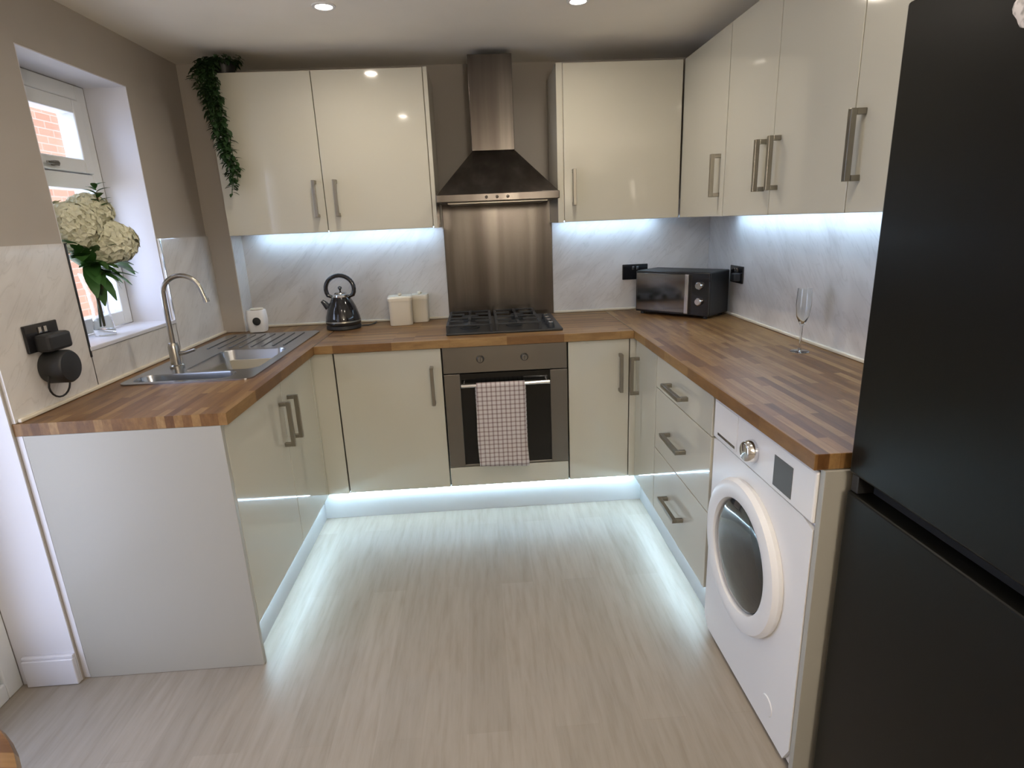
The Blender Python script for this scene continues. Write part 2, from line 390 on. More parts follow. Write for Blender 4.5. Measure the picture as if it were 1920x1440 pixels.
# ------------------------------------------------------------------ handles, doors, units
HB = .0078
def handle(parent, face, at, out, lo, hi, vertical=True, name='handle'):
    """square bar D handle. face: 'x' or 'y' plane normal; at = plane coord; out = sign*standoff"""
    b = nb(); e = at + out
    def P(u, v, d):  # u along plane horizontally, v = z, d = depth coordinate
        return (d, u, v) if face == 'x' else (u, d, v)
    def seg(u0, u1, v0, v1, d0, d1):
        a = P(u0, v0, d0); c = P(u1, v1, d1); bx(b, a[0], c[0], a[1], c[1], a[2], c[2])
    sg = 1 if out > 0 else -1
    if vertical:
        u, z0, z1 = lo[0], lo[1], hi[1]
        seg(u-HB, u+HB, z0, z1, e-HB, e+HB)
        seg(u-HB, u+HB, z0, z0+2*HB, at+sg*.0003, e-sg*HB); seg(u-HB, u+HB, z1-2*HB, z1, at+sg*.0003, e-sg*HB)
    else:
        z, u0, u1 = lo[1], lo[0], hi[0]
        seg(u0, u1, z-HB, z+HB, e-HB, e+HB)
        seg(u0, u0+2*HB, z-HB, z+HB, at+sg*.0003, e-sg*HB); seg(u1-2*HB, u1, z-HB, z+HB, at+sg*.0003, e-sg*HB)
    return obj(name, b, M['chrome'], parent, .0015)
def carcass(parent, x0, x1, y0, y1, z0, z1, open_top=False, name='carcass', openf=None):
    b = nb(); q = .018
    bx(b, x0, x1, y0, y1, z0, z0+q)
    if not open_top: bx(b, x0, x1, y0, y1, z1-q, z1)
    top = z1 if open_top else z1-q
    if openf in ('y',):                      # opens towards -y
        bx(b, x0, x0+q, y0, y1, z0+q, top); bx(b, x1-q, x1, y0, y1, z0+q, top); bx(b, x0+q, x1-q, y1-.008, y1, z0+q, top)
    else:                                    # opens along x
        bx(b, x0, x1, y0, y0+q, z0+q, top); bx(b, x0, x1, y1-q, y1, z0+q, top)
        if openf == 'x+': bx(b, x0, x0+.008, y0+q, y1-q, z0+q, top)
        else: bx(b, x1-.008, x1, y0+q, y1-q, z0+q, top)
    return obj(name, b, M['carcass'], parent)
TH = .019; g = .0018
def door_y(parent, x0, x1, z0, z1, y, name='door'):
    return obj(name, bx(nb(), x0+g, x1-g, y, y+TH, z0+g, z1-g), M['door'], parent, .0015)
def door_x(parent, y0, y1, z0, z1, x, sgn, name='door'):
    return obj(name, bx(nb(), x, x+sgn*TH, y0+g, y1-g, z0+g, z1-g), M['door'], parent, .0015)

# left run: sink unit, end panel, corner post
u = thing('base_cabinet', 'cream gloss two-door cabinet under the sink', 'cabinet', (.3, -1.1, .15))
carcass(u, .03, DL-TH-.002, YL+.022, -.625, ZD, WB-.002, True, openf='x+')
d = door_x(u, YL+.022, -1.045, ZD, WB-.003, DL, -1); handle(d, 'x', DL, .034, (-1.085, .603), (0, .787))
d = door_x(u, -1.045, -.628, ZD, WB-.003, DL, -1); handle(d, 'x', DL, .034, (-.985, .603), (0, .787))
o = obj('end_panel', bx(nb(), .022, DL+.001, YL+.001, YL+.0195, 0.001, WB-.001), M['panel'], bevel=.001)
tag(o, 'large pale end panel closing the sink cabinet, standing on the floor', 'panel')
o = obj('scribe_strip', bx(nb(), .001, .0195, YL+.003, YL+.0215, .001, WB-.001), M['paintwhite'], bevel=.001)
tag(o, 'narrow white strip between the left end panel and the wall', 'panel')
b = nb(); bx(b, DL-TH, DL, -.624, -.602, ZD, WB-.003); bx(b, DL, .700, -.600, -.582, ZD, WB-.003); bx(b, DL-TH, DL, -.602, -.582, ZD, WB-.003)
tag(obj('corner_post', b, M['door'], bevel=.0015), 'cream gloss corner post between the sink cabinet and the back cabinets', 'panel')
# back run
u = thing('base_cabinet', 'cream gloss single-door cabinet below the kettle, left of the oven', 'cabinet', (.95, -.3, .15))
carcass(u, .705, XO-.006, DB+TH+.002, YB-.03, ZD, WB-.002, openf='y')
d = door_y(u, .705, XO-.004, ZD, WB-.003, DB); handle(d, 'y', DB, -.034, (1.158, .598), (0, .785))
u = thing('base_cabinet', 'narrow cream gloss cabinet directly right of the oven', 'cabinet', (1.96, -.3, .15))
carcass(u, XO2+.006, 2.105, DB+TH+.002, YB-.03, ZD, WB-.002, openf='y')
d = door_y(u, XO2+.004, 2.108, ZD, WB-.003, DB); handle(d, 'y', DB, -.034, (2.063, .612), (0, .80))
o = obj('corner_post', bx(nb(), 2.111, 2.158, DB, DB+.02, ZD, WB-.003), M['door'], bevel=.0015)
tag(o, 'slim cream gloss corner post between the back and right base units', 'panel')
# right run
u = thing('base_cabinet', 'cream gloss corner cabinet left of the three drawers', 'cabinet', (2.4, -.78, .15))
carcass(u, DR+TH+.002, W-.03, -.935, -.604, ZD, WB-.002, openf='x-')
d = door_x(u, -.935, -.604, ZD, WB-.003, DR, 1); handle(d, 'x', DR, -.034, (-.66, .605), (0, .79))
u = thing('drawer_unit', 'cream gloss unit of three drawers beside the washing machine', 'drawers', (2.4, -1.245, .15))
carcass(u, DR+TH+.002, W-.03, -1.552, -.938, ZD, WB-.002, openf='x-')
for z0, z1, hz in ((.722, WB-.003, .783), (.447, .722, .575), (ZD, .447, .292)):
    d = door_x(u, -1.552, -.938, z0, z1, DR, 1, 'drawer'); handle(d, 'x', DR, -.034, (-1.325, hz), (-1.125, 0), False)
o = obj('end_panel', bx(nb(), 2.148, W-.01, YR-.012, YR+.006, .001, WB-.001), M['panel'], bevel=.001)
tag(o, 'cream end panel between the washing machine and the fridge freezer', 'panel')
# plinths
tag(obj('plinth', bx(nb(), .545, .56, YL+.021, -.5605, .001, .146), M['plinth']), 'white plinth along the floor under the sink cabinet', 'plinth')
tag(obj('plinth', bx(nb(), .545, 2.20, -.56, -.545, .001, .146), M['plinth']), 'white plinth along the floor under the oven and back cabinets', 'plinth')
tag(obj('plinth', bx(nb(), 2.185, 2.20, -1.552, -.5605, .001, .146), M['plinth']), 'white plinth along the floor under the drawers', 'plinth')

# LED strips
def led(label, x0, x1, y0, y1, z, m):
    u = thing('led_strip', label, 'light strip', ((x0+x1)/2, (y0+y1)/2, z))
    obj('channel', bx(nb(), x0, x1, y0, y1, z-.003, z), M['white'], u)
    k = .0015
    obj('diffuser', bx(nb(), x0+k, x1-k, y0+k, y1-k, z-.006, z-.0031), m, u)
led('cool white light strip under the two-door wall unit, over the kettle', .22, 1.19, -.022, -.010, ZU+.0095, M['led'])
led('cool white light strip under the single-door wall unit right of the hood', 1.85, 2.40, -.022, -.010, ZU+.0095, M['led'])
led('long cool white light strip under the wall units on the right wall', 2.666, 2.678, -2.11, -.345, ZU+.0095, M['led'])
led('cool white floor light strip glowing under the sink cabinet', .572, .580, YL+.03, -.60, ZD-.0005, M['led2'])
led('cool white floor light strip glowing under the oven', .60, 2.14, -.585, -.577, ZD-.0005, M['led2'])
led('cool white floor light strip glowing under the drawers', 2.166, 2.174, -1.54, -.60, ZD-.0005, M['led2'])

# ------------------------------------------------------------------ wall units
u = thing('wall_cabinet', 'cream gloss two-door wall cabinet left of the cooker hood', 'cabinet', (.71, -.15, ZU))
carcass(u, .212, 1.196, UB+TH+.002, YB-.012, ZU+.010, ZT, openf='y')
d = door_y(u, .212, .688, ZU, ZT, UB); handle(d, 'y', UB, -.034, (.650, 1.487), (0, 1.655))
d = door_y(u, .688, 1.196, ZU, ZT, UB); handle(d, 'y', UB, -.034, (.748, 1.487), (0, 1.655))
obj('side_panel', bx(nb(), 1.1975, 1.2165, UB+.001, YB-.013, ZU, ZT), M['door'], u, .001)
u = thing('wall_cabinet', 'cream gloss single-door wall cabinet right of the cooker hood', 'cabinet', (2.1, -.15, ZU))
carcass(u, 1.842, 2.412, UB+TH+.002, YB-.012, ZU+.010, ZT, openf='y')
d = door_y(u, 1.843, UR-.004, ZU, ZT, UB); handle(d, 'y', UB, -.034, (1.890, 1.494), (0, 1.662))
obj('side_panel', bx(nb(), 1.812, 1.840, UB+.001, YB-.013, ZU, ZT), M['door'], u, .001)
u = thing('wall_cabinet', 'cream gloss wall cabinet in the right corner, above the toaster oven', 'cabinet', (2.57, -.6, ZU))
carcass(u, UR+TH+.002, W-.012, -.858, -.335, ZU+.010, ZT, openf='x-')
d = door_x(u, -.858, -.335, ZU, ZT, UR, 1); handle(d, 'x', UR, -.034, (-.81, 1.495), (0, 1.663))
u = thing('wall_cabinet', 'cream gloss two-door wall cabinet with paired handles on the right wall', 'cabinet', (2.57, -1.27, ZU))
carcass(u, UR+TH+.002, W-.012, -1.688, -.861, ZU+.010, ZT, openf='x-')
d = door_x(u, -1.252, -.86, ZU, ZT, UR, 1); handle(d, 'x', UR, -.034, (-1.205, 1.497), (0, 1.668))
d = door_x(u, -1.69, -1.252, ZU, ZT, UR, 1); handle(d, 'x', UR, -.034, (-1.300, 1.497), (0, 1.668))
u = thing('wall_cabinet', 'cream gloss wall cabinet beside the fridge freezer, handle near its seam', 'cabinet', (2.57, -1.9, ZU))
carcass(u, UR+TH+.002, W-.012, -2.13, -1.691, ZU+.010, ZT, openf='x-')
d = door_x(u, -2.13, -1.691, ZU, ZT, UR, 1); handle(d, 'x', UR, -.034, (-1.735, 1.497), (0, 1.675))

# ------------------------------------------------------------------ cooker hood
u = thing('cooker_hood', 'stainless steel chimney cooker hood between the wall cabinets', 'hood', (1.51, -.2, 1.527))
HX0, HX1, HY = 1.226, 1.803, -.46
obj('rim', bx(nb(), HX0, HX1, HY, YB-.0135, 1.527, 1.562), M['steel'], u, .003)
b = nb()
lo = [(HX0+.004, HY+.004), (HX1-.004, HY+.004), (HX1-.004, YB-.014), (HX0+.004, YB-.014)]
hi_ = [(1.404, -.25), (1.614, -.25), (1.614, YB-.014), (1.404, YB-.014)]
va = [b.verts.new((x, y, 1.562)) for x, y in lo]; vb = [b.verts.new((x, y, 1.768)) for x, y in hi_]
ring_faces(b, va, vb); b.faces.new(va[::-1]); b.faces.new(vb)
obj('canopy', b, M['steel'], u, .002)
obj('chimney', bx(nb(), 1.404, 1.614, -.25, YB-.001, 1.769, 2.195), M['steel'], u, .002)
for k in range(3): obj('button', lathe(nb(), [(.007, 0), (.007, -.004), (.005, -.005)], (1.46+.05*k, HY-.0003, 1.545), 16, 'y'), M['steel'], u, smooth=True)
obj('filter', bx(nb(), HX0+.05, HX1-.05, HY+.06, YB-.08, 1.521, 1.5265), M['chrome'], u)

# ------------------------------------------------------------------ oven
u = thing('oven', 'stainless steel built-in oven with black glass door', 'oven', (1.508, -.35, .26))
a0, a1 = XO+.0015, XO2-.0015
obj('body', bx(nb(), a0+.02, a1-.02, DB+.025, YB-.06, .262, .85), M['darkgap'], u)
obj('control_panel', bx(nb(), a0, a1, DB-.004, DB+.02, .742, WB-.003), M['ovensteel'], u, .002)
b = nb(); f0, f1 = 1.288, 1.722
bx(b, a0, f0, DB-.006, DB+.02, .262, .738); bx(b, f1, a1, DB-.006, DB+.02, .262, .738); bx(b, f0, f1, DB-.004, DB+.02, .262, .272)
df = obj('door', b, M['ovensteel'], u, .0015)
obj('door_glass', bx(nb(), f0+.0005, f1-.0005, DB-.003, DB+.018, .2725, .738), M['dglass'], df)
b = nb(); tube(b, [(1.293, DB-.048, .690), (1.714, DB-.048, .690)], .0095, 14)
for x in (1.305, 1.702): tube(b, [(x, DB-.048, .690), (x, DB-.0035, .690)], .006, 10)
obj('handle', b, M['bright'], df, smooth=True)
for x in (1.390, 1.600):
    k = obj('knob', lathe(nb(), [(.019, DB-.0045), (.018, DB-.012), (.014, DB-.024), (.012, DB-.026)], (x, 0, .808), 24, 'y'), M['ovensteel'], u, smooth=True)
    obj('pointer', bx(nb(), x-.0012, x+.0012, DB-.0275, DB-.0262, .800, .820), M['blackmat'], k)
tag(obj('oven_filler_panel', bx(nb(), a0, a1, DB, DB+TH, ZD+.002, .257), M['door'], bevel=.0015), 'cream gloss strip panel under the oven', 'panel')

# tea towel over the oven handle
def towel():
    b = nb(); x0, x1 = 1.358, 1.600; nx = 22
    ypath = []
    hz, hy, r = .690, DB-.048, .0118
    for k in range(26): ypath.append((hy-r, .285+(hz-.285)*k/26, 'f'))
    for k in range(9):
        a = PI*k/8; ypath.append((hy-r*math.cos(a), hz+r*math.sin(a), 't'))
    for k in range(1, 18): ypath.append((hy+r, hz-(hz-.36)*k/17, 'k'))
    rows = []
    for (y, z, s) in ypath:
        row = []
        for i in range(nx+1):
            q = i/nx; x = x0+(x1-x0)*q
            drop = min(1, max(0, (hz-z)/.35)); wv = .0045*math.sin(q*15+1)*drop
            if s == 'f': yy = y-abs(wv)-.003*drop; xx = x+(.5-q)*.012*(1-drop)+.006*drop*math.sin(z*9)
            elif s == 'k': yy = y+.3*abs(wv); xx = x
            else: yy = y; xx = x+(.5-q)*.012
            zz = z - (.012*q if s == 'f' and z < .3 else 0)
            row.append(b.verts.new((xx, yy, zz)))
        rows.append(row)
    for a, c in zip(rows, rows[1:]):
        for i in range(nx): b.faces.new((a[i], a[i+1], c[i+1], c[i]))
    return b
o = obj('tea_towel', towel(), M['towel'], smooth=True)
md = o.modifiers.new('thick', 'SOLIDIFY'); md.thickness = .0022; md.offset = 0
tag(o, 'white and brown checked tea towel hanging over the oven handle', 'towel')

# ------------------------------------------------------------------ gas hob
u = thing('gas_hob', 'black four-burner gas hob on the back worktop', 'hob', (1.515, -.27, WT))
obj('tray', bx(nb(), 1.232, 1.800, -.525, -.03, WT+.0003, WT+.012), M['blackmat'], u, .004)
for bxx, byy, rr in ((1.345, -.39, .038), (1.345, -.15, .048), (1.60, -.15, .038), (1.57, -.37, .030)):
    k = obj('burner', lathe(nb(), [(rr+.012, WT+.0123), (rr+.012, WT+.018), (rr, WT+.020), (rr, WT+.028)], (bxx, byy, 0), 28), M['iron'], u, smooth=True)
    obj('burner_cap', lathe(nb(), [(rr-.002, WT+.0283), (rr, WT+.032), (rr-.006, WT+.036)], (bxx, byy, 0), 28), M['iron'], k, smooth=True)
for cx in (1.345, 1.585):
    b = nb(); z = WT+.048; h = .0068
    xa, xb, ya, yb = cx-.105, cx+.105, -.505, -.05
    for x in (xa, xb): bx(b, x-h, x+h, ya, yb, z-.006, z)
    for y in (ya, (ya+yb)/2, yb): bx(b, xa, xb, y-h, y+h, z-.006, z)
    for y0 in ((ya+(ya+yb)/2)/2, (yb+(ya+yb)/2)/2):
        bx(b, xa, xa+.075, y0-h, y0+h, z-.006, z+.003); bx(b, xb-.075, xb, y0-h, y0+h, z-.006, z+.003)
        bx(b, cx-h, cx+h, y0+.03, y0+.113, z-.006, z+.003); bx(b, cx-h, cx+h, y0-.113, y0-.03, z-.006, z+.003)
    for x in (xa, xb):
        for y in (ya, yb): bx(b, x-h, x+h, y-h, y+h, WT+.0123, z)
    obj('pan_support', b, M['iron'], u, .0015)
for k in range(4):
    o = obj('knob', lathe(nb(), [(.018, WT+.0123), (.018, WT+.020), (.014, WT+.036), (.012, WT+.038)], (1.745, -.48+.085*k, 0), 20), M['blackmat'], u, smooth=True)
    obj('knob_cap', lathe(nb(), [(.010, WT+.0382), (.009, WT+.040)], (1.745, -.48+.085*k, 0), 16), M['bright'], o, smooth=True)

# ------------------------------------------------------------------ washing machine
u = thing('washing_machine', 'white front-loading washing machine under the right worktop', 'washing machine', (2.42, -1.845, 0))
wy0, wy1, wx = -2.142, -1.558, 2.146; cy, cz = -1.825, .456
obj('body', bx(nb(), wx+.012, W-.06, wy0, wy1, .012, .862), M['wmwhite'], u, .004)
b = nb()   # front panel with a round opening
n = 64; outer = []; inner = []; R = .182
ys, zs = (wy0+.001, wy1-.001), (.02, .728)
for i in range(n):
    a = 2*PI*i/n+PI/4; c, s_ = math.cos(a), math.sin(a)
    k = min((((ys[1] if c > 0 else ys[0])-cy)/c) if abs(c) > 1e-6 else 9, (((zs[1] if s_ > 0 else zs[0])-cz)/s_) if abs(s_) > 1e-6 else 9)
    outer.append((cy+k*c, cz+k*s_)); inner.append((cy+R*c, cz+R*s_))
def ringx(b, pts, x): return [b.verts.new((x, y, z)) for y, z in pts]
o1, i1, o2, i2 = ringx(b, outer, wx), ringx(b, inner, wx), ringx(b, outer, wx+.0115), ringx(b, inner, wx+.0115)
ring_faces(b, o1, i1); ring_faces(b, i1, i2); ring_faces(b, i2, o2); ring_faces(b, o2, o1)
obj('front_panel', b, M['wmwhite'], u)
cp = obj('control_panel', bx(nb(), wx-.004, wx+.0115, wy0+.001, wy1-.001, .731, .860), M['wmwhite'], u, .005)
dd = obj('detergent_drawer', bx(nb(), wx-.006, wx-.0042, -1.735, wy1-.010, .745, .855), M['wmwhite'], u, .004)
obj('drawer_grip', bx(nb(), wx-.0072, wx-.0062, -1.725, -1.60, .750, .758), M['tap'], dd)
k = obj('programme_knob', lathe(nb(), [(.033, wx-.0043), (.033, wx-.012), (.028, wx-.030), (.024, wx-.033)], (0, -1.838, .790), 32, 'x'), M['bright'], u, smooth=True)
obj('display', bx(nb(), wx-.0052, wx-.0042, -2.045, -1.955, .745, .828), M['display'], u)
dr_ = obj('door_ring', lathe(nb(), [(.224, wx-.0003), (.228, wx-.014), (.220, wx-.028), (.192, wx-.034), (.170, wx-.028), (.163, wx-.012), (.163, wx+.005), (.181, wx+.005), (.181, wx-.0003), (.224, wx-.0003)], (0, cy, cz), 64, 'x', caps=False), M['wmwhite'], u, smooth=True)
def bowl_prof(): return [(.151, wx-.022), (.150, wx-.018), (.135, wx-.006), (.10, wx+.012), (.05, wx+.022), (.001, wx+.024)]
obj('door_glass', lathe(nb(), [(.001, wx-.034), (.08, wx-.033), (.13, wx-.028), (.162, wx-.018), (.162, wx-.010), (.001, wx-.010)], (0, cy, cz), 48, 'x', caps=False), mat('washer_glass', (.035, .036, .034), .08, coat=.5), dr_, smooth=True)
obj('filter_cover', lathe(nb(), [(.030, wx-.0003), (.028, wx-.003)], (0, -2.02, .10), 24, 'x'), M['wmwhite'], u, smooth=True)
obj('foot', bx(nb(), wx+.03, W-.1, wy0+.03, wy0+.07, .0005, .0115), M['blackmat'], u); obj('foot', bx(nb(), wx+.03, W-.1, wy1-.07, wy1-.03, .0005, .0115), M['blackmat'], u)

# ------------------------------------------------------------------ fridge freezer
u = thing('fridge_freezer', 'tall dark steel fridge freezer at the end of the right worktop', 'fridge', (2.45, -2.48, 0))
fx, fy0, fy1 = 2.184, -2.785, -2.186
obj('body', bx(nb(), fx+.062, W-.02, fy0+.002, fy1-.002, .02, 1.775), M['blackmat'], u, .004)
obj('fridge_door', bx(nb(), fx, fx+.056, fy0, fy1, .880, 1.773), M['fridge'], u, .006, seg=3)
obj('freezer_door', bx(nb(), fx, fx+.056, fy0, fy1, .045, .838), M['fridge'], u, .006, seg=3)
obj('handle_recess', bx(nb(), fx+.040, fx+.058, fy0+.004, fy1-.03, .840, .878), M['darkgap'], u)
obj('hinge', bx(nb(), fx+.006, fx+.055, fy1-.026, fy1-.004, .8385, .8795), M['blackmat'], u, .002)
obj('foot_plinth', bx(nb(), fx+.03, W-.05, fy0+.01, fy1-.01, .0005, .019), M['blackmat'], u)
b = nb(); pts = []
b2 = lathe(b, [(.026, fx-.0005), (.030, fx-.003), (.029, fx-.008), (.020, fx-.011)], (0, -2.452, 1.690), 28, 'x')
for v in b2.verts:
    a = math.atan2(v.co.z-1.690, v.co.y+2.452); k = 1+.09*math.cos(5*a)
    v.co.y = -2.452+(v.co.y+2.452)*k; v.co.z = 1.690+(v.co.z-1.690)*k
tag(obj('fridge_magnet', b2, M['magnet'], smooth=True), 'small round grey and white marbled magnet on the fridge door', 'magnet')

# ------------------------------------------------------------------ sink and tap
u = thing('kitchen_sink', 'stainless steel sink with drainer set in the left worktop', 'sink', (.31, -.7, WT))
def rrect(x0, x1, y0, y1, r, k=6):
    P = []
    for (cx_, cy_, a0_) in ((x1-r, y1-r, 0), (x0+r, y1-r, PI/2), (x0+r, y0+r, PI), (x1-r, y0+r, 1.5*PI)):
        for i in range(k+1):
            a = a0_+PI/2*i/k; P.append((cx_+r*math.cos(a), cy_+r*math.sin(a)))
    return P
# deck made with an outline and bowl openings triangulated
def deck(bm, outer, holes, z):
    es = []; loops = []
    for L in [outer]+holes:
        vs = [bm.verts.new((x, y, z)) for x, y in L]; loops.append(vs)
        es += [bm.edges.new((vs[i], vs[(i+1) % len(vs)])) for i in range(len(vs))]
    bmesh.ops.triangle_fill(bm, use_beauty=True, use_dissolve=False, edges=es)
    return loops
b = nb(); ZK = WT+.006
O = rrect(.070, .552, -1.190, -.198, .035); H1 = rrect(.225, .515, -1.03, -.625, .05); H2 = rrect(.105, .215, -1.165, -1.01, .04); H2 = rrect(.225, .515, -1.165, -1.06, .04)
loops = deck(b, O, [H1, rrect(.10, .46, -1.165, -1.055, .04)], ZK)
low = [b.verts.new((v.co.x+(.004 if v.co.x > .3 else -.004)*0, v.co.y, WT+.0004)) for v in loops[0]]
ring_faces(b, loops[0], low)
obj('deck', b, M['sinksteel'], u)
def basin(name, P, depth, cx_, cy_):
    b = nb(); rows = []
    for zz, k in ((0, 1.0), (-.006, .985), (-depth*.8, .93), (-depth*.95, .87), (-depth, .78)):
        rows.append([b.verts.new((cx_+(x-cx_)*k, cy_+(y-cy_)*k, ZK+zz)) for x, y in P])
    for a, c in zip(rows, rows[1:]): ring_faces(b, a, c)
    b.faces.new(rows[-1]); return obj(name, b, M['sinksteel'], u, smooth=True)
bb = basin('bowl', H1, .16, .37, -.83); basin('half_bowl', rrect(.10, .46, -1.165, -1.055, .04), .10, .28, -1.11)
obj('drain', lathe(nb(), [(.038, ZK-.1598), (.036, ZK-.157), (.02, ZK-.158)], (.37, -.83, 0), 24), M['bright'], bb, smooth=True)
b = nb()
for k in range(8): bx(b, .12+.05*k, .130+.05*k, -.57, -.24, ZK+.0002, ZK+.0035)
obj('drainer_ribs', b, M['sinksteel'], u, .0015)
u = thing('kitchen_tap', 'tall swan neck mixer tap behind the sink bowl', 'tap', (.165, -.935, ZK))
tx, ty = .165, -.935
obj('base', lathe(nb(), [(.027, ZK+.0005), (.027, ZK+.008), (.021, ZK+.013), (.021, ZK+.085), (.016, ZK+.10)], (tx, ty, 0), 24), M['tap'], u, smooth=True)
dx, dy = .98, .08
pts = [(tx, ty, ZK+.095), (tx, ty, 1.10), (tx, ty, 1.17)]
R_ = .074; c0 = (tx+R_*dx, ty+R_*dy)
for k in range(1, 15):
    a = PI-(PI*.90)*k/14; pts.append((c0[0]+R_*math.cos(a)*dx, c0[1]+R_*math.cos(a)*dy, 1.205+R_*math.sin(a)))
e = Vector(pts[-1]); e2 = e+Vector((.012*dx, .012*dy, -.045)); pts.append(tuple(e2))
obj('spout', tube(nb(), pts, .0095, 14), M['tap'], u, smooth=True)
e3 = e2+Vector((.003, 0, -.012)); obj('aerator', tube(nb(), [tuple(e2+Vector((0, 0, .003))), tuple(e3)], .012, 14), M['tap'], u, smooth=True)
obj('lever', tube(nb(), [(tx+.018, ty, ZK+.055), (tx+.045, ty, ZK+.058), (tx+.085, ty-.005, ZK+.070)], [.009, .007, .006], 10), M['tap'], u, smooth=True)

# ------------------------------------------------------------------ things on the worktops
# kettle
kx, ky, kz = .662, -.135, WT
u = thing('kettle', 'black pyramid kettle with hooped handle on the back worktop', 'kettle', (kx, ky, kz))
obj('base', lathe(nb(), [(.088, kz+.0005), (.092, kz+.006), (.090, kz+.022), (.084, kz+.025)], (kx, ky, 0), 40), M['blackmat'], u, smooth=True)
obj('body', lathe(nb(), [(.090, kz+.0255), (.093, kz+.035), (.089, kz+.065), (.074, kz+.115), (.055, kz+.155), (.047, kz+.168)], (kx, ky, 0), 40), M['black'], u, smooth=True)
obj('band', lathe(nb(), [(.0935, kz+.040), (.0925, kz+.047)], (kx, ky, 0), 40, caps=False), M['chrome'], u, smooth=True)
obj('collar', lathe(nb(), [(.046, kz+.1683), (.048, kz+.172), (.044, kz+.182), (.036, kz+.186)], (kx, ky, 0), 32), M['bright'], u, smooth=True)
ld = obj('lid', lathe(nb(), [(.035, kz+.1862), (.030, kz+.194), (.012, kz+.199), (.005, kz+.200)], (kx, ky, 0), 28), M['bright'], u, smooth=True)
obj('lid_knob', lathe(nb(), [(.004, kz+.2003), (.005, kz+.208), (.011, kz+.214), (.010, kz+.222), (.003, kz+.226)], (kx, ky, 0), 20), M['black'], ld, smooth=True)
hp = []
for k in range(19):
    a = math.radians(-28+236*k/18); hp.append((kx+.074*math.cos(a), ky, kz+.212+.070*math.sin(a)))
hp = [(kx+.046, ky, kz+.170)]+hp+[(kx-.046, ky, kz+.170)]
obj('handle', tube(nb(), hp, [.008]+[.0115]*19+[.008], 12), M['black'], u, smooth=True)
obj('spout', tube(nb(), [(kx-.070, ky, kz+.115), (kx-.090, ky, kz+.140), (kx-.102, ky, kz+.152)], [.020, .014, .010], 14), M['black'], u, smooth=True)
b = nb(); tube(b, [(kx+.088, ky+.02, kz+.008), (kx+.125, ky+.03, kz+.006), (kx+.15, ky+.08, kz+.006), (kx+.15, ky+.14, kz+.006)], .0035, 8); obj('cord', b, M['blackmat'], u, smooth=True)

def canister(x, y, r, h, label, rot):
    u = thing('storage_canister', label, 'canister', (x, y, WT), 'cream storage canisters on the back worktop')
    mx = Matrix.Translation((x, y, 0)) @ Matrix.Rotation(rot, 4, 'Z') 
    b = nb(); P = rrect(-r, r, -r, r, r*.35, 5); rows = []
    for z, k in ((WT+.0005, .95), (WT+.006, 1), (WT+h, 1)): rows.append([b.verts.new(mx @ Vector((px*k, py*k, z))) for px, py in P])
    for a, c in zip(rows, rows[1:]): ring_faces(b, a, c)
    b.faces.new(rows[0][::-1]); b.faces.new(rows[-1]); obj('jar', b, M['cream'], u, smooth=True)
    b = nb(); rows = []
    for z, k in ((WT+h+.0005, 1.06), (WT+h+.016, 1.08), (WT+h+.024, .98)): rows.append([b.verts.new(mx @ Vector((px*k, py*k, z))) for px, py in P])
    for a, c in zip(rows, rows[1:]): ring_faces(b, a, c)
    b.faces.new(rows[0][::-1]); b.faces.new(rows[-1]); l = obj('lid', b, M['lid'], u, smooth=True)
    obj('lid_knob', lathe(nb(), [(.006, WT+h+.0243), (.012, WT+h+.030), (.010, WT+h+.038), (.003, WT+h+.040)], (x, y, 0), 20), M['lid'], l, smooth=True)
canister(.967, -.085, .062, .132, 'cream square canister with lid, nearer the kettle', .10)
canister(1.068, -.018, .045, .128, 'smaller cream canister with lid, half hidden behind the other one', .0)

# white caddy at the drainer
cx_, cy_ = .215, -.155; cz_ = WT+.0098
u = thing('soap_caddy', 'white pot with a dark round spot, standing on the sink drainer', 'pot', (cx_, cy_, cz_))
b = nb(); P = rrect(-.048, .048, -.036, .036, .02, 5); rows = []
for z, k in ((cz_, .86), (cz_+.01, .94), (cz_+.06, 1.04), (cz_+.110, .96), (cz_+.115, .90)): rows.append([b.verts.new((cx_+px*k, cy_+py*k, z)) for px, py in P])
for a, c in zip(rows, rows[1:]): ring_faces(b, a, c)
b.faces.new(rows[0][::-1]); b.faces.new(rows[-1]); obj('pot_body', b, M['white'], u, smooth=True)
obj('spot', lathe(nb(), [(.021, cy_-.0375), (.021, cy_-.040), (.018, cy_-.041)], (cx_+.010, 0, cz_+.058), 24, 'y'), M['blackmat'], u, smooth=True)
obj('rim', lathe(nb(), [(.030, cz_+.1153), (.036, cz_+.120), (.030, cz_+.124)], (cx_+.005, cy_, 0), 24), M['lid'], u, smooth=True)

# toaster oven in the right corner
ang = math.radians(-48)
A = Vector((2.262, -.118, 0)); ux = Vector((math.cos(ang), math.sin(ang), 0)); uy = Vector((-ux.y, ux.x, 0))
TM = Matrix(((ux.x, uy.x, 0, A.x), (ux.y, uy.y, 0, A.y), (0, 0, 1, 0), (0, 0, 0, 1)))
tw, td, th0, th1 = .430, .220, WT+.014, WT+.236
u = thing('toaster_oven', 'black and silver toaster oven standing at an angle in the right corner', 'toaster oven', (2.5, -.16, WT))
def tb(x0, x1, y0, y1, z0, z1): return bx(nb(), x0, x1, y0, y1, z0, z1, TM)
obj('body', tb(0, tw, .012, td, th0, th1), M['blackmat'], u, .006)
obj('front_frame', tb(.002, tw-.002, 0, .0115, th0+.002, th1-.002), M['black'], u, .003)
dg = obj('glass_door', tb(.012, .300, -.008, -.0003, th0+.012, th1-.012), mat('mirror_glass', (.28, .26, .23), .1, 1), u, .002)
obj('door_handle', tb(.304, .326, -.022, -.0003, th0+.010, th1-.010), M['bright'], u, .004)
